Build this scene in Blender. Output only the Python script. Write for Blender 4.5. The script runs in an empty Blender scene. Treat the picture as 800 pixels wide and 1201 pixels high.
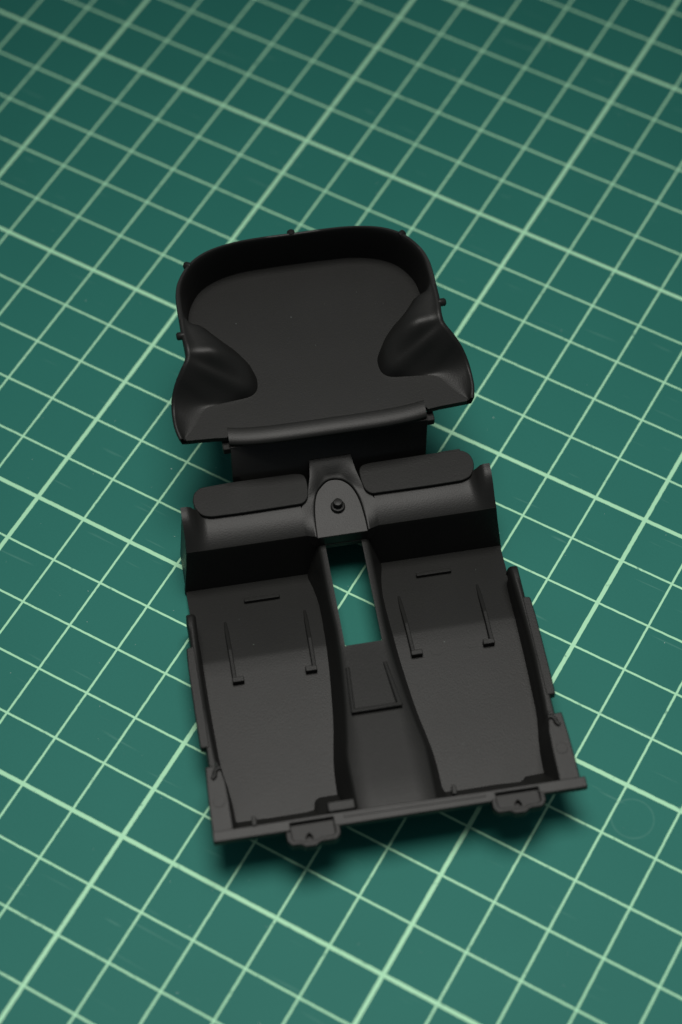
import bpy, bmesh, math, random
from mathutils import Vector, Matrix
random.seed(7)
scene = bpy.context.scene
COL = scene.collection
MM = 0.001

# ------------------------------------------------------------------ camera
cam_d = bpy.data.cameras.new('camera')
cam = bpy.data.objects.new('camera', cam_d)
COL.objects.link(cam)
right = Vector((0.87228558, 0.48898732, -0.00304444))
up = Vector((-0.41082617, 0.73620526, 0.5377952))
fwd = Vector((-0.26521637, 0.46786026, -0.84307002))
M = Matrix.Identity(4)
for i in range(3):
    M[i][0], M[i][1], M[i][2] = right[i], up[i], -fwd[i]
M[0][3], M[1][3], M[2][3] = 0.2088433, -0.2667743, 0.3444625
cam.matrix_world = M
cam_d.sensor_width = 36.0
cam_d.sensor_fit = 'AUTO'
cam_d.lens = 2607.2 / 1201 * 36.0
cam_d.clip_start = 0.01
cam_d.clip_end = 20.0
cam_d.dof.use_dof = True
cam_d.dof.focus_distance = 0.398
cam_d.dof.aperture_fstop = 11.5
scene.camera = cam

# ------------------------------------------------------------------ world and lamp (a softbox over the table)
world = bpy.data.worlds.new('World')
scene.world = world
world.use_nodes = True
bg = world.node_tree.nodes['Background']
bg.inputs[0].default_value = (0.80, 0.90, 1.0, 1)
bg.inputs[1].default_value = 0.15

def area(name, loc, target, sx, sy, power, color):
    d = bpy.data.lights.new(name, 'AREA')
    d.shape = 'RECTANGLE'; d.size = sx; d.size_y = sy
    d.energy = power; d.color = color
    o = bpy.data.objects.new(name, d); COL.objects.link(o)
    o.location = loc
    o.rotation_euler = (Vector(target) - Vector(loc)).to_track_quat('-Z', 'Y').to_euler()
    return o
lamp = area('softbox_lamp', (0.0821, -0.0364, 0.62), (0.142, -0.1295, 0.0), 0.30, 0.30, 0.475, (1.0, 0.975, 0.93))
lamp.data.spread = math.radians(49)

scene.view_settings.view_transform = 'Standard'
scene.view_settings.look = 'None'
scene.view_settings.gamma = 1
scene.view_settings.exposure = 0.0
scene.render.resolution_x, scene.render.resolution_y = 682, 1024

# ------------------------------------------------------------------ materials
def new_mat(name):
    m = bpy.data.materials.new(name); m.use_nodes = True
    nt = m.node_tree
    return m, nt, nt.nodes['Principled BSDF']
def N(nt, t, **kw):
    n = nt.nodes.new(t)
    for k, v in kw.items(): setattr(n, k, v)
    return n
def math_node(nt, op, a, b=None, c=None):
    n = N(nt, 'ShaderNodeMath', operation=op)
    for i, v in enumerate((a, b, c)):
        if v is None: continue
        if isinstance(v, (int, float)): n.inputs[i].default_value = v
        else: nt.links.new(v, n.inputs[i])
    return n.outputs[0]
def mix_col(nt, f, a, b):
    n = N(nt, 'ShaderNodeMix', data_type='RGBA')
    for s, v in ((n.inputs[0], f), (n.inputs[6], a), (n.inputs[7], b)):
        if isinstance(v, (int, float)): s.default_value = v
        elif isinstance(v, tuple): s.default_value = (*v, 1)
        else: nt.links.new(v, s)
    return n.outputs[2]

def plastic(name, col, rough, bump=0.42):
    m, nt, b = new_mat(name)
    tc = N(nt, 'ShaderNodeTexCoord')
    n1 = N(nt, 'ShaderNodeTexNoise'); n1.inputs['Scale'].default_value = 4200; n1.inputs['Detail'].default_value = 3
    n2 = N(nt, 'ShaderNodeTexNoise'); n2.inputs['Scale'].default_value = 90; n2.inputs['Detail'].default_value = 5
    nt.links.new(tc.outputs['Object'], n1.inputs['Vector']); nt.links.new(tc.outputs['Object'], n2.inputs['Vector'])
    c = mix_col(nt, n2.outputs[0], tuple(x * 0.93 for x in col), tuple(x * 1.07 for x in col))
    nt.links.new(c, b.inputs['Base Color'])
    r = N(nt, 'ShaderNodeMapRange'); r.inputs[1].default_value = .3; r.inputs[2].default_value = .7
    r.inputs[3].default_value = rough - .012; r.inputs[4].default_value = rough + .015
    nt.links.new(n2.outputs[0], r.inputs[0]); nt.links.new(r.outputs[0], b.inputs['Roughness'])
    bp = N(nt, 'ShaderNodeBump'); bp.inputs['Strength'].default_value = bump; bp.inputs['Distance'].default_value = 0.00006
    nt.links.new(n1.outputs[0], bp.inputs['Height']); nt.links.new(bp.outputs[0], b.inputs['Normal'])
    b.inputs['Specular IOR Level'].default_value = 0.168
    return m
BLACK = plastic('matte_black_plastic', (0.0096, 0.0097, 0.0090), 0.42)

def mat_material():
    m, nt, b = new_mat('cutting_mat_print')
    geo = N(nt, 'ShaderNodeTexCoord')
    sep = N(nt, 'ShaderNodeSeparateXYZ')
    # slight waver of the printed edge
    nz = N(nt, 'ShaderNodeTexNoise'); nz.inputs['Scale'].default_value = 900; nz.inputs['Detail'].default_value = 3
    nt.links.new(geo.outputs['Object'], nz.inputs['Vector'])
    sub = N(nt, 'ShaderNodeVectorMath', operation='SUBTRACT'); sub.inputs[1].default_value = (.5, .5, .5)
    nt.links.new(nz.outputs['Color'], sub.inputs[0])
    sc = N(nt, 'ShaderNodeVectorMath', operation='SCALE'); sc.inputs['Scale'].default_value = 0.00016
    nt.links.new(sub.outputs[0], sc.inputs[0])
    ad = N(nt, 'ShaderNodeVectorMath', operation='ADD')
    nt.links.new(geo.outputs['Object'], ad.inputs[0]); nt.links.new(sc.outputs[0], ad.inputs[1])
    nt.links.new(ad.outputs[0], sep.inputs[0])
    masks = []
    for ax in (0, 1):
        for period, half in ((0.01, 0.000195), (0.05, 0.00038)):
            d = math_node(nt, 'PINGPONG', sep.outputs[ax], period / 2)
            mr = N(nt, 'ShaderNodeMapRange'); mr.inputs[1].default_value = half + .00004; mr.inputs[2].default_value = half - .00004
            nt.links.new(d, mr.inputs[0]); masks.append(mr.outputs[0])
    mk = math_node(nt, 'MAXIMUM', math_node(nt, 'MAXIMUM', masks[0], masks[1]), math_node(nt, 'MAXIMUM', masks[2], masks[3]))
    # nicks in the print left by the knife
    wn = N(nt, 'ShaderNodeTexNoise'); wn.inputs['Scale'].default_value = 420; wn.inputs['Detail'].default_value = 6; wn.inputs['Roughness'].default_value = .7
    nt.links.new(geo.outputs['Object'], wn.inputs['Vector'])
    wm = N(nt, 'ShaderNodeMapRange'); wm.inputs[1].default_value = .30; wm.inputs[2].default_value = .41
    wm.inputs[3].default_value = 0.3; wm.inputs[4].default_value = 1
    nt.links.new(wn.outputs[0], wm.inputs[0])
    mk = math_node(nt, 'MULTIPLY', mk, wm.outputs[0])
    # green vinyl: mottle and fine grain
    g1 = N(nt, 'ShaderNodeTexNoise'); g1.inputs['Scale'].default_value = 35; g1.inputs['Detail'].default_value = 6
    g2 = N(nt, 'ShaderNodeTexNoise'); g2.inputs['Scale'].default_value = 2600; g2.inputs['Detail'].default_value = 3
    for g in (g1, g2): nt.links.new(geo.outputs['Object'], g.inputs['Vector'])
    gm = math_node(nt, 'MULTIPLY_ADD', g1.outputs[0], .6, math_node(nt, 'MULTIPLY', g2.outputs[0], .4))
    base = mix_col(nt, gm, (0.0110, 0.105, 0.084), (0.017, 0.139, 0.112))
    # knife scratches: stretched thin noise ridges in two directions
    scr = None
    for ang, sx in ((0.5, 1.0), (-1.1, 1.3), (1.9, .8)):
        mp = N(nt, 'ShaderNodeMapping'); mp.inputs['Rotation'].default_value = (0, 0, ang); mp.inputs['Scale'].default_value = (60 * sx, 900, 1)
        nt.links.new(geo.outputs['Object'], mp.inputs['Vector'])
        s = N(nt, 'ShaderNodeTexNoise'); s.inputs['Scale'].default_value = 1; s.inputs['Detail'].default_value = 1
        nt.links.new(mp.outputs[0], s.inputs['Vector'])
        t = N(nt, 'ShaderNodeMapRange'); t.inputs[1].default_value = .74; t.inputs[2].default_value = .80; nt.links.new(s.outputs[0], t.inputs[0])
        scr = t.outputs[0] if scr is None else math_node(nt, 'MAXIMUM', scr, t.outputs[0])
    base = mix_col(nt, math_node(nt, 'MULTIPLY', scr, .28), base, (0.10, 0.25, 0.20))
    # faint ring left by a cup or punch
    dv = N(nt, 'ShaderNodeVectorMath', operation='DISTANCE'); dv.inputs[1].default_value = (0.1735, -0.1052, 0)
    nt.links.new(geo.outputs['Object'], dv.inputs[0])
    rg = N(nt, 'ShaderNodeMapRange'); rg.inputs[1].default_value = .00022; rg.inputs[2].default_value = .00006
    nt.links.new(math_node(nt, 'ABSOLUTE', math_node(nt, 'SUBTRACT', dv.outputs['Value'], .0036)), rg.inputs[0])
    base = mix_col(nt, math_node(nt, 'MULTIPLY', rg.outputs[0], math_node(nt, 'MULTIPLY', wn.outputs[0], .35)), base, (0.12, 0.27, 0.22))
    ink = mix_col(nt, g1.outputs[0], (0.29, 0.57, 0.355), (0.375, 0.67, 0.445))
    col = mix_col(nt, mk, base, ink)
    nt.links.new(col, b.inputs['Base Color'])
    b.inputs['Roughness'].default_value = 0.58
    b.inputs['Specular IOR Level'].default_value = 0.12
    h = math_node(nt, 'MULTIPLY_ADD', g2.outputs[0], 1.0, math_node(nt, 'MULTIPLY', scr, -1.5))
    bp = N(nt, 'ShaderNodeBump'); bp.inputs['Strength'].default_value = .18; bp.inputs['Distance'].default_value = .00006
    nt.links.new(h, bp.inputs['Height']); nt.links.new(bp.outputs[0], b.inputs['Normal'])
    return m
MATPRINT = mat_material()
def simple(name, col, rough):
    m, nt, b = new_mat(name)
    n = N(nt, 'ShaderNodeTexNoise'); n.inputs['Scale'].default_value = 600
    nt.links.new(mix_col(nt, n.outputs[0], tuple(c * .85 for c in col), tuple(min(1, c * 1.15) for c in col)), b.inputs['Base Color'])
    b.inputs['Roughness'].default_value = rough
    return m
DUST = simple('pale_dust', (0.42, 0.50, 0.46), .9)

# ------------------------------------------------------------------ mesh helpers (all lengths in mm)
def link(name, verts, faces, parent=None, material=BLACK, smooth=35, bevel=0, solid=0, seg=2):
    me = bpy.data.meshes.new(name)
    me.from_pydata([(x * MM, y * MM, z * MM) for x, y, z in verts], [], faces)
    bm = bmesh.new(); bm.from_mesh(me)
    bmesh.ops.remove_doubles(bm, verts=bm.verts, dist=1e-6)
    bmesh.ops.recalc_face_normals(bm, faces=bm.faces)
    bm.to_mesh(me); bm.free()
    me.materials.append(material)
    o = bpy.data.objects.new(name, me); COL.objects.link(o)
    if parent: o.parent = parent
    for p in me.polygons: p.use_smooth = True
    if solid:
        s = o.modifiers.new('thickness', 'SOLIDIFY'); s.thickness = abs(solid) * MM; s.offset = -1 if solid > 0 else 1
    if bevel:
        b = o.modifiers.new('bevel', 'BEVEL'); b.width = bevel * MM; b.segments = seg; b.limit_method = 'ANGLE'; b.angle_limit = math.radians(40)
        w = o.modifiers.new('normals', 'WEIGHTED_NORMAL'); w.keep_sharp = True; w.weight = 80
    me.set_sharp_from_angle(angle=math.radians(smooth))
    return o
def up_faces(o):
    """make an open sheet face upwards (so that its thickness goes down)"""
    me = o.data
    if sum(p.normal.z * p.area for p in me.polygons) < 0: me.flip_normals()
    return o
def cr(pts, n):
    """Catmull-Rom through points of any dimension"""
    out = []
    P = [pts[0]] + list(pts) + [pts[-1]]
    for i in range(1, len(P) - 2):
        a, b, c, d = P[i - 1], P[i], P[i + 1], P[i + 2]
        for k in range(n):
            t = k / n
            out.append(tuple(.5 * (2 * b[j] + (c[j] - a[j]) * t + (2 * a[j] - 5 * b[j] + 4 * c[j] - d[j]) * t * t + (3 * b[j] - a[j] - 3 * c[j] + d[j]) * t ** 3) for j in range(len(b))))
    out.append(tuple(pts[-1]))
    return out
def lerp_tab(tab, y):
    tab = sorted(tab)
    if y <= tab[0][0]: return tab[0][1]
    for (a, va), (b, vb) in zip(tab, tab[1:]):
        if y <= b: return va + (vb - va) * (y - a) / (b - a)
    return tab[-1][1]
def sm_tab(tab, y):
    tab = sorted(tab)
    if y <= tab[0][0]: return tab[0][1]
    for i, ((a, va), (b, vb)) in enumerate(zip(tab, tab[1:])):
        if y <= b:
            p = tab[i - 1][1] if i else va; q = tab[i + 2][1] if i + 2 < len(tab) else vb
            t = (y - a) / (b - a)
            return .5 * (2 * va + (vb - p) * t + (2 * p - 5 * va + 4 * vb - q) * t * t + (3 * va - p - 3 * vb + q) * t ** 3)
    return tab[-1][1]
def grid(name, rows, parent, skip=None, **kw):
    n = len(rows[0])
    v = [p for r in rows for p in r]
    f = [(i * n + j, i * n + j + 1, (i + 1) * n + j + 1, (i + 1) * n + j) for i in range(len(rows) - 1) for j in range(n - 1) if not (skip and skip(i, j))]
    return link(name, v, f, parent, **kw)
def prism(name, pts, z0, z1, parent, bevel=.15, holes=(), **kw):
    """outline (and holes) extruded from z0 to z1; z1 may be a function of (x, y)"""
    top = z1 if callable(z1) else (lambda x, y: z1)
    bot = z0 if callable(z0) else (lambda x, y: z0)
    bm = bmesh.new()
    edges = []
    for loop in (pts, *holes):
        vs = [bm.verts.new((x, y, 0)) for x, y in loop]
        edges += [bm.edges.new((vs[i], vs[(i + 1) % len(vs)])) for i in range(len(vs))]
    if holes: bmesh.ops.triangle_fill(bm, edges=edges, use_beauty=True)
    else: bm.faces.new(bm.verts)
    bm.verts.index_update()
    V = [v.co.copy() for v in bm.verts]; F = [[v.index for v in f.verts] for f in bm.faces]
    nb = len(V)
    verts = [(c.x, c.y, top(c.x, c.y)) for c in V] + [(c.x, c.y, bot(c.x, c.y)) for c in V]
    faces = F + [[i + nb for i in reversed(f)] for f in F]
    for e in bm.edges:
        if len(e.link_faces) == 1:
            a, b = e.verts[0].index, e.verts[1].index
            faces.append((a, b, b + nb, a + nb))
    bm.free()
    return link(name, verts, faces, parent, bevel=bevel, **kw)
def rrect(x0, x1, y0, y1, r=.4, n=4):
    out = []
    for cx, cy, a0 in ((x1 - r, y1 - r, 0), (x0 + r, y1 - r, 90), (x0 + r, y0 + r, 180), (x1 - r, y0 + r, 270)):
        for k in range(n + 1):
            a = math.radians(a0 + 90 * k / n); out.append((cx + r * math.cos(a), cy + r * math.sin(a)))
    return out
def circle(cx, cy, r, n=20): return [(cx + r * math.cos(2 * math.pi * k / n), cy + r * math.sin(2 * math.pi * k / n)) for k in range(n)]
def round_poly(pts, r, n=4):
    out = []
    m = len(pts)
    for i in range(m):
        p = Vector(pts[i]); a = Vector(pts[i - 1]) - p; b = Vector(pts[(i + 1) % m]) - p
        k = min(r, a.length * .45, b.length * .45); s, e = p + a.normalized() * k, p + b.normalized() * k
        for j in range(n + 1):
            t = j / n; q = s * (1 - t) ** 2 + p * 2 * t * (1 - t) + e * t * t; out.append((q.x, q.y))
    return out
def tube(name, path, rad, parent, n=10, flat=1.0, **kw):
    """round bar along a path of (x, y, z)"""
    rows = []
    P = [Vector(p) for p in path]
    for i, p in enumerate(P):
        d = (P[min(i + 1, len(P) - 1)] - P[max(i - 1, 0)]).normalized()
        s = d.cross(Vector((0, 0, 1)))
        s = s.normalized() if s.length > 1e-4 else Vector((1, 0, 0)); u = s.cross(d)
        r = rad[i] if isinstance(rad, (list, tuple)) else rad
        rows.append([tuple(p + s * r * math.cos(2 * math.pi * k / n) + u * r * flat * math.sin(2 * math.pi * k / n)) for k in range(n)])
    v = [q for r in rows for q in r]
    f = [(i * n + k, i * n + (k + 1) % n, (i + 1) * n + (k + 1) % n, (i + 1) * n + k) for i in range(len(rows) - 1) for k in range(n)]
    f += [list(range(n)), list(range((len(rows) - 1) * n, len(rows) * n))]
    return link(name, v, f, parent, **kw)
def mirror(pts): return [(-p[0],) + tuple(p[1:]) for p in pts]

# ------------------------------------------------------------------ cutting mat
mat_out = round_poly([(-200, -330), (400, -330), (400, 150), (-200, 150)], 6)
cm = prism('cutting_mat', mat_out, -3.0, 0.0, None, bevel=.5, material=MATPRINT)
cm['label'] = 'green cutting mat printed with a pale green centimetre grid'
cm['category'] = 'cutting mat'

# ------------------------------------------------------------------ the moulded interior
A = math.radians(39.0)
ex = Vector((math.cos(A), math.sin(A), 0)); ey = Vector((-math.sin(A), math.cos(A), 0))
root = bpy.data.objects.new('model_car_interior', None); COL.objects.link(root)
root.location = ex * (0.0290 - 0.00012) + ey * -0.140
root.rotation_euler = (0, 0, A)
root.empty_display_size = .02
root['label'] = 'matte black plastic model car interior tub with cargo tray, lying on the green mat'
root['category'] = 'model part'

TB = [(4.6, 6.9), (1.7, 6.3), (-2, 5.9), (-8.4, 6.0), (-16, 6.4), (-23.6, 7.1), (-27.3, 7.6), (-32.6, 8.5), (-36.6, 8.9), (-41, 9.0), (-47, 9.0)]
TT = [(4.6, 4.3), (-5, 4.35), (-11, 4.15), (-17, 4.35), (-22, 4.75), (-27.5, 5.3), (-33, 6.05), (-36.5, 6.6), (-41, 6.6), (-47, 6.6)]
def tunnel_top(y): return lerp_tab([(5, 9.0), (-15, 9.0), (-44, 10.85), (-47, 10.85)], y)
def floor_z(y): return lerp_tab([(7, .9), (5, 1.15), (-10.6, 3.15), (-11.2, 3.2), (-42, 2.6)], y)
SF = [(6, 28.4), (-2.5, 28.3), (-4, 27.9), (-10, 27.75), (-18, 27.75), (-26, 27.6), (-31, 27.4), (-37, 26.5), (-42, 26.3)]

# floor panels
for s in (-1, 1):
    ys = [6.5, 5, 3.3, 1.7, 0, -2, -4, -6, -8.4, -10.4, -10.8, -11.4, -14, -16, -20, -23.6, -27.3, -30, -32.6, -34.6, -36.6, -38.6]
    rows = []
    for y in ys:
        a = sm_tab(TB, y) - .35; b = sm_tab(SF, y) + .3
        rows.append([(s * (a + (b - a) * k / 12), y, floor_z(y)) for k in range(13)])
    # the front edge steps back in a notch beside the tunnel (left) and beside the side wall (right)
    if s < 0: edge = [(8.6, -39.3), (11.0, -39.3), (11.8, -39.3), (12.5, -39.6), (12.9, -40.2), (13.1, -41.4), (14.5, -41.6), (17, -41.6), (19, -41.6), (21, -41.6), (23, -41.5), (25, -41.5), (26.6, -41.5)]
    else: edge = [(8.6, -41.9), (10, -41.9), (11.5, -42), (13, -42), (14.5, -42), (16, -42), (18, -42), (20, -42.1), (22, -42.2), (22.7, -41.9), (23.1, -41.4), (25, -41.3), (26.6, -41.3)]
    rows.append([(s * x, y, floor_z(y)) for x, y in edge])
    fp = up_faces(grid('floor_panel', rows, root, smooth=3))
    for q in fp.data.polygons: q.use_smooth = False
    fp.modifiers.new('thickness', 'SOLIDIFY').thickness = 0.9 * MM; fp.modifiers['thickness'].offset = -1
    # stop bar for the front seat
    prism('stop_bar', rrect(*sorted((s * 12.4, s * 18.8)), .75, 1.45, .12, 2), 1.0, lambda x, y: floor_z(y) + .75, fp, bevel=.14)
    # two seat rails with turned feet
    for x0, x1, ft in ((22.75, 22.75, -1), (8.5, 8.75, 1)):
        prof = [(-2.6, .02, .28), (-5, .35, .42), (-9.0, .85, .42), (-9.4, .9, .42), (-15.0, 1.05, .42), (-15.5, 1.05, .42)]
        rr = []
        for y, h, w in prof:
            x = s * (x0 + (x1 - x0) * (-2.6 - y) / 13); z = floor_z(y)
            rr.append([(x - w, y, z - .3), (x - w * .8, y, z + h), (x + w * .8, y, z + h), (x + w, y, z - .3)])
        n = 4
        v = [q for r in rr for q in r]
        f = [(i * n + j, i * n + j + 1, (i + 1) * n + j + 1, (i + 1) * n + j) for i in range(len(rr) - 1) for j in range(3)] + [[0, 1, 2, 3], [len(v) - 4, len(v) - 3, len(v) - 2, len(v) - 1]]
        rail = link('seat_rail', v, f, fp, bevel=.1, smooth=20)
        xa, xb = s * (x1 - ft * .42), s * (x1 + ft * 1.6)
        prism('rail_foot', [(min(xa, xb), -15.95), (max(xa, xb), -15.95), (max(xa, xb), -14.95), (min(xa, xb), -14.95)], 1.5, floor_z(-15) + 1.1, fp, bevel=.12)
    toe = []
    for t in (0, .06, .15, .3, .6, 1):
        toe.append([(s * x, y + (-46.6 - y) * t, floor_z(y) + (10.5 - floor_z(y)) * t - .02) for x, y in edge])
    tb = grid('toe_board', toe, root, smooth=50)
    up_faces(tb)
    for q in tb.data.polygons: q.use_smooth = False
    tb.modifiers.new('thickness', 'SOLIDIFY').thickness = .8 * MM; tb.modifiers['thickness'].offset = -1
# ejector marks on the right floor
floor_r = fp
for x, y in ((13.0, -15.0), (19.3, -14.6)):
    prism('ejector_mark', circle(x, y, 1.15, 24), 2, lambda a, b: floor_z(b) + .035, floor_r, bevel=0)

# centre tunnel with its slot
ys = [7.4, 5.9, 4.2, 2, 0, -2, -5, -8, -11, -14.4, -14.75, -16, -17, -19.5, -22, -25, -27.5, -30, -33, -35, -36.5, -39, -41, -44, -46.9]
HX = 3.25
rows = []
for y in ys:
    b, t, zt = sm_tab(TB, y), sm_tab(TT, y), tunnel_top(y)
    zb = lerp_tab([(-41, floor_z(y) - .5), (-46.9, 9.3)], y)
    half = [(b, zb), (b - .15, zb + .55), (t + (b - t) * .42, zb + (zt - zb) * .6), (t + .28, zt - .55), (t + .08, zt - .18), (t - .25, zt), (HX, zt)]
    if t - .25 < HX + .2: half[-2] = (HX + .25, zt - .02)
    half += [(1.6, zt), (0.0, zt)]
    rows.append([(-x, y, z) for x, z in half] + [(x, y, z) for x, z in reversed(half[:-1])])
hole_last = ys.index(-14.75)
tn = grid('tunnel', rows, root, skip=lambda i, j: 1 <= i < hole_last and 6 <= j <= 9, smooth=40)
up_faces(tn)
tn.modifiers.new('thickness', 'SOLIDIFY').thickness = 1.0 * MM; tn.modifiers['thickness'].offset = -1
# U shaped console locating frame
zt = lambda y: tunnel_top(y)
prism('console_frame', [(-3.95, -19.2), (-4.55, -28.6), (4.25, -28.6), (3.25, -19.2), (2.55, -19.2), (3.35, -27.85), (-3.85, -27.85), (-3.25, -19.2)],
      8.6, lambda x, y: zt(y) + lerp_tab([(-28.6, 1.0), (-22, .75), (-19.2, .25)], y), tn, bevel=.16)
# ------------------------------------------------------------------ sills
for s in (-1, 1):
    rows = []
    for y in [-2.9, -3.3, -3.8, -4.5, -6, -8, -10, -14, -18, -22, -26, -29, -31, -33, -34.6, -35.4]:
        rise = lerp_tab([(-2.9, .55), (-3.3, .86), (-3.8, .97), (-4.6, 1), (-31, 1), (-40, 1)], y)
        f = sm_tab(SF, y); zf = floor_z(y) - .3
        top = zf + (8.8 - zf) * rise
        w = lerp_tab([(-36, 27.7), (-32, 28.1), (-22, 28.45), (-14, 28.4), (-8, 28.2), (-4, 28.05)], y)
        o = lerp_tab([(-36, 29.6), (-30, 29.6), (-10, 29.5), (-3, 29.5)], y)
        sec = [(f, zf), (f + .12, zf + .9), (f + (w - f) * .55, zf + (top - zf) * .55), (w - .22, top - 1.1), (w, top - .35), (w + .3, top - .06), (w + .6, top), (o - .25, top - .05), (o, top - .4), (o + .1, top - 3.0), (o + .05, max(zf + .2, top - 5.5))]
        rows.append([(s * x, y, z) for x, z in sec])
    sl = up_faces(grid('sill', rows, root, smooth=50))
    sl.modifiers.new('thickness', 'SOLIDIFY').thickness = .7 * MM; sl.modifiers['thickness'].offset = -1
    prism('sill_tab', round_poly([(s * 28.9, -10.2), (s * 30.3, -10.5), (s * 30.5, -14), (s * 30.55, -24), (s * 30.5, -29.9), (s * 28.9, -29.9)], .3), 7.2, 8.85, sl, bevel=.3)
# ------------------------------------------------------------------ side walls and corner plates at the front
for s in (-1, 1):
    rows = []
    for y in (-33.8, -35, -37, -39, -41, -43, -45, -46.8):
        xt = lerp_tab([(-47, 27.15), (-38, 27.25), (-36, 27.6), (-33.8, 28.2)], y); xb = sm_tab(SF, y) - .05
        b_ = lerp_tab([(-41, 2.0), (-46.8, 9.6)], y)
        rows.append([(s * xb, y, b_), (s * (xb + .1), y, b_ + .3), (s * (xb + (xt - xb) * .6), y, max(7, b_ + .6)), (s * xt, y, 10.7), (s * (xt + .3), y, 10.75)])
    sw = grid('side_wall', rows, root, smooth=50, solid=.5)
    pl = [(28.5, -34.9), (30.2, -34.8), (30.45, -38.4), (30.6, -43), (30.65, -47.2), (27.15, -47.2), (27.15, -41.5), (27.25, -38), (27.6, -36)]
    sp = prism('corner_plate', [(s * x, y) for x, y in pl], 9.7, lambda x, y: 11.0 + .05 * (y + 47), root, bevel=.2)
    # little S shaped hook and an ejector mark
    hk = cr([(s * 27.75, -35.45, 11.6), (s * 28.3, -35.5, 11.65), (s * 28.75, -36.0, 11.65), (s * 28.9, -36.7, 11.65), (s * 29.35, -37.15, 11.6)], 4)
    tube('hook', hk, .42, sp, n=8, smooth=60)
    prism('ejector_mark', circle(s * 28.8, -41.3, 1.0, 24), 10.6, lambda a, b: 11.06 + .05 * (b + 47), sp, bevel=.05)
# ------------------------------------------------------------------ front flange
fl_out = [(-30.7, -46.35), (-11.6, -46.35), (-6.9, -46.4), (13.9, -46.75), (31.5, -46.85), (31.55, -48.75), (23.35, -48.75), (23.35, -47.5), (16.25, -47.45), (16.25, -48.75), (-10.85, -48.65), (-10.85, -47.05), (-17.95, -47.05), (-17.95, -48.3), (-30.7, -48.2)]
fl = prism('front_flange', fl_out, 9.6, lambda x, y: 11.15 + .13 * (y + 46.6), root, bevel=.18)
prism('flange_strip', [(-9.0, -47.0), (14.6, -47.3), (14.6, -47.75), (-9.0, -47.45)], 10.8, lambda x, y: 11.26 + .13 * (y + 46.6), fl, bevel=.08)
prism('raised_block', rrect(-11.4, -6.95, -46.3, -44.55, .2, 2), 9.6, 11.55, fl, bevel=.18)
for x in (-23.7, 9.6):
    prism('locating_post', round_poly([(x - .45, -46.6), (x + .45, -46.6), (x + .42, -44.95), (x - .3, -44.85)], .25, 3), 9.6, 11.5, fl, bevel=.2)
for x0, x1, cx in ((-18.9, -9.95, -15.2), (15.3, 24.25, 19.6)):
    yt = -46.8 if x0 < 0 else -47.2
    body = [(x0 + .7, -50.95), (cx - 1.5, -50.95), (cx - .9, -51.5), (cx + 1.0, -51.55), (cx + 1.7, -50.95), (x1 - .8, -50.95)]
    o = round_poly([(x0, yt), (x0, -50.0)] + body + [(x1, -50.0), (x1, yt)], .4, 3)
    hole = round_poly([(cx - .7, -50.0), (cx + .8, -50.0), (cx + .5, -49.2), (cx + .1, -48.65), (cx - .4, -49.2)], .3, 3)
    lug = prism('mounting_lug', o, 9.3, 10.25, fl, bevel=.1, holes=(hole,))
    prism('lug_backing', rrect(cx - 1.3, cx + 1.3, -50.4, -48.2, .2, 2), 8.4, 9.2, fl, bevel=0)
    yr_ = -48.3
    rim_ = [(x0, yr_), (x0, -50.0)] + body + [(x1, -50.0), (x1, yr_), (x1 - .9, yr_), (x1 - .9, -49.7), (x1 - 1.2, -50.1), (cx + 1.6, -50.15), (cx + .9, -50.6), (cx - .8, -50.6), (cx - 1.4, -50.15), (x0 + 1.2, -50.1), (x0 + .95, -49.7), (x0 + .95, yr_)]
    prism('lug_rim', round_poly(rim_, .3, 3), 9.8, 10.98, fl, bevel=.2)

# ------------------------------------------------------------------ rear seat bench
def seat_z(x, y):
    base = lerp_tab([(14.0, 13.5), (12, 13.35), (10.5, 13.1), (9, 12.62), (8, 12.17), (7.2, 11.73), (6.95, 11.57)], y)
    ax = abs(x)
    t = max(0, min(1, (ax - 24.0) / 2.5)); t = t * t * (3 - 2 * t)
    k = max(0, min(1, (y - 6.0) / 6.5)); k = k * k * (3 - 2 * k)
    c = max(0, min(1, (7.6 - ax) / 3.4)); c = c * c * (3 - 2 * c)
    kc = max(0, min(1, (y - 9.5) / 5)); kc = kc * kc * (3 - 2 * kc)
    return base + 2.4 * t * k
xs = [-27.7, -27.45, -27.1, -26.6, -26, -25.2, -24.3, -23.4] + [-22 + 2 * k for k in range(7)] + [-8.2, -7.4, -6.6, -5.8, -5.0, -4.4, -3]
xs = xs + [0] + [-x for x in reversed(xs)]
yr = [13.7, 13, 12, 11, 10, 9.2, 8.5, 7.9, 7.5, 7.2, 6.95]
rows = [[(x, y, seat_z(x, y)) for x in xs] for y in yr]
for y, dz in ((6.82, 11.6), (6.74, 11.3), (6.62, 10.4), (6.3, 8), (5.75, 4), (5.3, 1.5), (5.2, .6)):
    k = (11.45 - dz) / 11
    rows.append([(x * (1 + .045 * k) if abs(x) > 25 else x, y, min(dz, dz) + max(0, seat_z(x, 6.95) - 11.55) * (1 - k)) for x in xs])
wide = [abs(a) < 6.7 and abs(b) < 6.7 for a, b in zip(xs, xs[1:])]
mid = [abs(a) < 4.5 and abs(b) < 4.5 for a, b in zip(xs, xs[1:])]
bench = up_faces(grid('seat_bench', rows, root, skip=lambda i, j: mid[j] or (i < len(yr) - 1 and wide[j]), smooth=60))
bench.modifiers.new('thickness', 'SOLIDIFY').thickness = .9 * MM; bench.modifiers['thickness'].offset = -1
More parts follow.
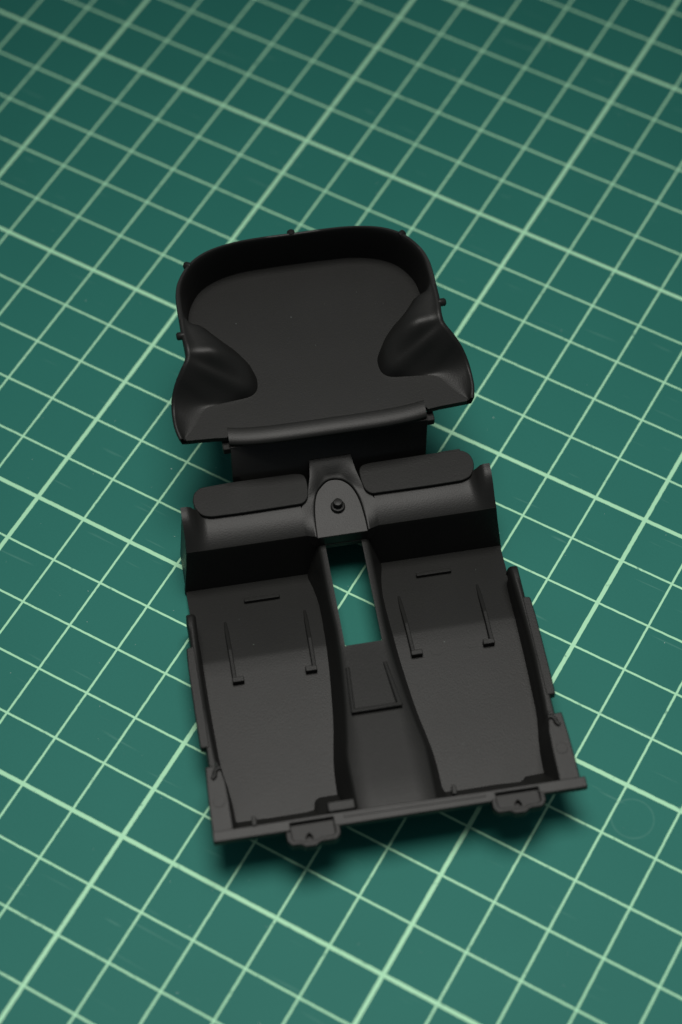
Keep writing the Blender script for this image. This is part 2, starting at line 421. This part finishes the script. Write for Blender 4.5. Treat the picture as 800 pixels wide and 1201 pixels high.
# outer cheeks of the bench
for s in (-1, 1):
    rows = []
    for y in (13.6, 12, 10, 8.5, 7.2, 6.8, 6.4, 5.9, 5.3):
        zt_ = seat_z(27.5, y) - .25 if y > 6.9 else lerp_tab([(6.9, 11.3), (6.4, 8.3), (5.9, 4.5), (5.3, 1.4)], y)
        rows.append([(s * (27.45 + 1.3 * (1 - z / 16)), y, z) for z in (zt_, zt_ * .75, zt_ * .45, .5)])
    grid('seat_cheek', rows, bench, smooth=50, solid=.5)
# pads
pad = [(25.35, 15.9), (24.9, 17.5), (23.7, 18.45), (18, 18.7), (11.7, 18.65), (6.6, 18.6), (5.2, 18.2), (4.75, 17.2), (4.75, 15.2), (5.1, 13.1), (6.1, 12.05), (10.5, 12.0), (17.3, 11.95), (22.6, 12.05), (24.1, 12.6), (25.1, 14.1)]
for s in (-1, 1):
    prism('seat_pad', round_poly([(s * x, y) for x, y in pad], .6, 3), 12.2, lambda x, y: 14.15 - .01 * (y - 12), bench, bevel=.13)
# small step on the outer rear corner of the right pad
prism('pad_corner', [(19.5, 18.2), (23.4, 18.2), (23.5, 18.95), (19.5, 18.9)], 12.4, 13.9, bench, bevel=.1)
# arched plate sunk into the saddle between the pads
arch = [(-4.6, 6.0), (-4.5, 8.7), (-4.15, 11.8), (-3.4, 14.2), (-2.2, 15.6), (-.9, 16.4), (.6, 16.4), (1.9, 15.8), (3.1, 14.4), (3.95, 12.0), (4.35, 8.7), (4.45, 6.0)]
outer = [(-6.6, 6.95), (-6.6, 8.8), (-6.6, 11.5), (-5.0, 14.0), (-4.15, 17.0), (-3.72, 20.0), (3.72, 20.0), (4.15, 17.0), (5.0, 14.0), (6.6, 11.5), (6.6, 8.8), (6.6, 6.95)]
arch_c = cr(arch, 4)
out_c = [tuple(outer[i][j] + (outer[i + 1][j] - outer[i][j]) * k / 4 for j in (0, 1)) for i in range(11) for k in range(4)] + [outer[-1]]
pz = lambda x, y: 11.55 + .19 * (y - 6)
apl = prism('arch_plate', arch_c, 9.0, lambda x, y: pz(x, y), bench, bevel=.1)
rows = []
for t, e in ((0, -.3), (0, .34), (.04, .46), (.1, .5), (.22, None), (.35, None), (.5, None), (.65, None), (.8, None), (.9, None), (1, None)):
    row = []
    for (ax_, ay_), (ox, oy) in zip(arch_c, out_c):
        x, y = ax_ + (ox - ax_) * t, ay_ + (oy - ay_) * t
        zi = pz(ax_, ay_) + .5
        zo = seat_z(ox, min(oy, 13.6)) + (lerp_tab([(13.2, 0), (14.2, .35), (17, 1.3), (20, 2.05)], oy))
        tt = (t - .1) / .9
        z = pz(ax_, ay_) + e if e is not None else zi + (zo - zi) * (1 - (1 - tt) ** 1.5)
        row.append((x, y, z))
    rows.append(row)
for s in (-1, 1):
    prism('saddle_front', [(s * 6.6, 6.88), (s * 4.4, 6.05), (s * 4.4, 7.4), (s * 6.6, 7.4)], 8.5, 11.45, bench, bevel=0)
sad = up_faces(grid('centre_saddle', rows, bench, smooth=60))
sad.modifiers.new('thickness', 'SOLIDIFY').thickness = .5 * MM; sad.modifiers['thickness'].offset = -1
# peg on the plate
v = []
prof = [(1.3, 0), (1.3, .45), (1.15, .65), (.85, .7), (.85, 1.6), (.74, 1.85), (.35, 1.92), (0.02, 1.92)]
for r, h in prof: v.append([(-.05 + r * math.cos(2 * math.pi * k / 24), 11.3 + r * math.sin(2 * math.pi * k / 24), pz(0, 11.3) - .2 + h) for k in range(25)])
grid('peg', v, bench, smooth=40)
# ------------------------------------------------------------------ bulkhead and rolled lip
bh = prism('bulkhead', rrect(-17.6, 17.6, 20.15, 21.2, .1, 2), .4, 22.6, root, bevel=.1)
rows = []
for k in range(-16, 17):
    u = k / 16; x = u * 17.45
    bow = .75 * abs(u) ** 5 + .12 * u * u
    prof = [(22.75, 23.4), (22.72, 23.95), (22.4, 24.08), (21.6, 24.1), (20.8, 24.0), (20.15, 23.8), (19.75, 23.55), (19.58, 23.25), (19.65, 22.8), (20.2, 22.0)]
    rows.append([(x, y + bow, z) for y, z in cr(prof, 3)])
lip = grid('rolled_lip', rows, bh, smooth=55)
n = len(rows[0])
for r in (rows[0], rows[-1]): link('lip_end', r, [list(range(n))], bh, solid=.2)
for s in (-1, 1):
    prism('end_tab', rrect(*sorted((s * 17.2, s * 18.9)), 20.2, 22.2, .2, 2), 20.8, 22.3, bh, bevel=.15)

# ------------------------------------------------------------------ cargo tray
ST = [  # floor x, y | rim x, y, z | profile
    (25.2, 22.7, 26.35, 22.4, 24.6, 'c'), (24.2, 23.6, 26.8, 24.8, 24.9, 'c'), (22.6, 25.6, 26.8, 27.8, 25.3, 'c'), (21.4, 27.6, 26.45, 29.8, 26.4, 'c'),
    (20.3, 28.5, 25.7, 31.2, 28.1, 'c'), (18.5, 28.8, 24.9, 32.2, 29.4, 'd'), (15.3, 29.1, 24.1, 33.1, 30.4, 'e'), (12.6, 29.5, 23.45, 33.9, 31.0, 'f'),
    (11.3, 30.6, 23.05, 34.7, 31.4, 'g'), (10.9, 32.4, 22.95, 35.3, 31.7, 'h'), (11.2, 34.4, 22.9, 35.9, 31.9, 'l'), (13.0, 37.2, 22.95, 36.7, 32, 'i'),
    (15.4, 39.2, 23.05, 37.6, 32, 'j'), (16.6, 40.4, 23.15, 38.7, 32, 'j'), (17.7, 41.5, 23.2, 39.8, 32, 'j'), (18.9, 41.9, 23.2, 40.5, 32, 'k'),
    (20.3, 42.1, 23.2, 41.3, 32, 'k'), (21.3, 42.8, 23.2, 42.4, 32, 'k'), (21.4, 44.8, 23.2, 44.5, 32, 'w'), (21.25, 47, 23.15, 46.6, 32, 'w'), (20.95, 49.2, 22.95, 48.4, 32, 'w'), (20.1, 51.5, 22.3, 50.8, 32, 'w'),
    (18.4, 54.0, 20.6, 53.7, 32, 'w'), (16.2, 55.6, 18.4, 55.8, 32, 'w'), (13.5, 56.7, 15.5, 57.25, 32, 'w'), (10, 57.4, 11.8, 58.1, 32, 'w'),
    (6, 57.6, 7.5, 58.5, 32, 'w'), (0, 57.7, 0, 58.6, 32, 'w')]
SS = (0, .06, .14, .25, .4, .55, .7, .85, 1)
PR = {'c': (0, .01, .04, .10, .22, .38, .57, .78, 1), 'd': (0, .02, .06, .13, .26, .42, .60, .8, 1), 'e': (0, .08, .15, .22, .33, .46, .62, .82, 1),
      'f': (0, .17, .28, .36, .47, .60, .74, .88, 1), 'l': (0, .30, .48, .62, .80, .95, 1, 1, 1), 'g': (0, .22, .34, .43, .54, .66, .77, .88, 1), 'h': (0, .26, .42, .54, .70, .86, .96, .98, 1),
      'i': (0, .32, .52, .68, .86, .95, .98, .99, 1), 'j': (0, .3, .55, .78, .92, .96, .98, .99, 1), 'k': (0, .25, .5, .74, .9, .96, .98, .99, 1),
      'w': (0, .04, .16, .45, .68, .82, .91, .97, 1)}
ZF = 24.0
stn = []
for fx, fy, gx, gy, gz, pk in ST:
    f = Vector((fx, fy)); g = Vector((gx, gy)); d = g - f
    rimw = .95 if pk != 'c' else .75
    inn = f + d * max(.3, 1 - rimw / d.length)
    row = []
    for s_, p_ in zip(SS, PR[pk]):
        q = f + (inn - f) * s_; row += [q.x, q.y, ZF + (gz - ZF) * p_]
    nrm = d.normalized()
    row += [inn.x + nrm.x * .15, inn.y + nrm.y * .15, gz + .12]
    row += [g.x - nrm.x * .15, g.y - nrm.y * .15, gz + .1]
    row += [g.x, g.y, gz - .15]
    low = g - nrm * .5
    zb = 22.7 if gz > 26 else 23.0
    row += [low.x, low.y, zb]
    low2 = g - nrm * 1.6
    row += [low2.x, low2.y, zb - .25]
    stn.append(tuple(row))
def rows_of(a): return [[tuple(r[i:i + 3]) for i in range(0, len(r), 3)] for r in a]
fine = rows_of(cr(stn, 5))
K = 17 * 5
arch_rows, wall_rows = fine[:K + 1], fine[K:]
flo = [r[0] for r in fine]
front = [(20, 21.75), (17.9, 21.5), (17.2, 22.6), (10, 22.45), (0, 22.35)]
fl_poly = [(x, y) for x, y, z in flo] + [(-x, y) for x, y, z in reversed(flo[:-1])]
fr = [(25.0, 22.05)] + front
fl_poly = fl_poly + [(-x, y) for x, y in fr] + [(x, y) for x, y in reversed(fr[:-1])]
tray = prism('cargo_tray', fl_poly, 22.9, ZF, root, bevel=0, smooth=30)
wr = wall_rows + [[(-x, y, z) for x, y, z in r] for r in reversed(wall_rows[:-1])]
grid('rear_wall', wr, tray, smooth=50)
for s in (-1, 1):
    rr = [[(s * x, y, z) for x, y, z in r] for r in arch_rows]
    # close the front corner
    x0 = [(s * 25.0, 22.05, ZF)] * 9 + [(s * 25.1, 22.0, ZF)] * 0
    e = rr[0]
    cap = [(s * (25.0 + (abs(p[0]) - 25.0) * .9), 22.0 + (p[1] - 22.0) * .15, p[2]) for p in e]
    grid('wheel_arch', [cap] + rr, tray, smooth=60)
# pegs around the rim
for x, y in ((-23.5, 39.1), (-20.2, 54.6), (-.5, 58.9), (19.4, 55.2), (23.6, 38.6)):
    d = Vector((x, y - 44)).normalized() if abs(y - 39) > 1 else Vector((math.copysign(1, x), 0))
    a = Vector((x, y)) - d * .8; b = Vector((x, y)) + d * (.5 if abs(y - 39) > 1 else .55)
    tube('rim_peg', [(a.x, a.y, 31.6), (b.x - d.x * .25, b.y - d.y * .25, 31.6), (b.x, b.y, 31.6)], [.72, .72, .45], tray, n=12, smooth=50)

# ------------------------------------------------------------------ dust
verts, faces = [], []
def flake(x, y, z, r):
    n = random.randint(3, 5); a0 = random.random() * 6.28; i = len(verts); e = random.uniform(.35, 1)
    for k in range(n):
        a = a0 + 6.28 * k / n; rr = r * random.uniform(.5, 1.2)
        verts.append((x + rr * math.cos(a), y + rr * e * math.sin(a), z + .02))
    verts.append((x, y, z + r * .5)); faces.extend([(i + k, i + (k + 1) % n, i + n) for k in range(n)])
for _ in range(420):
    flake(random.uniform(-60, 190), random.uniform(-190, 60), 0, random.choice((.05, .06, .08, .08, .1, .14)))
def on_part(x, y): return ((0.0289 * 1000 + x) * ex.x + (-140 + y) * ey.x, (0.0289 * 1000 + x) * ex.y + (-140 + y) * ey.y)
for _ in range(16):
    x, y = random.uniform(-15, 15), random.uniform(25, 55); flake(*on_part(x, y if abs(x) < 10 else max(y, 46)), 24, random.choice((.03, .04, .05, .07)))
for _ in range(20):
    y = random.uniform(-38, 2); x = random.uniform(11, 25) * random.choice((-1, 1)); flake(*on_part(x, y), floor_z(y), random.choice((.03, .04, .05, .06)))
du = link('dust_specks', verts, faces, None, material=DUST)
du['kind'] = 'stuff'; du['label'] = 'pale dust specks scattered over the green mat and black part'; du['category'] = 'dust'

# bake the modifiers so that rims of sheets get crisp edges
dg = bpy.context.evaluated_depsgraph_get()
for o in [o for o in COL.objects if o.type == 'MESH' and o.modifiers]:
    names = {m.type for m in o.modifiers}
    me = bpy.data.meshes.new_from_object(o.evaluated_get(dg), preserve_all_data_layers=True, depsgraph=dg)
    me.name = o.data.name
    o.modifiers.clear(); o.data = me
    if 'WEIGHTED_NORMAL' not in names: me.set_sharp_from_angle(angle=math.radians(48))
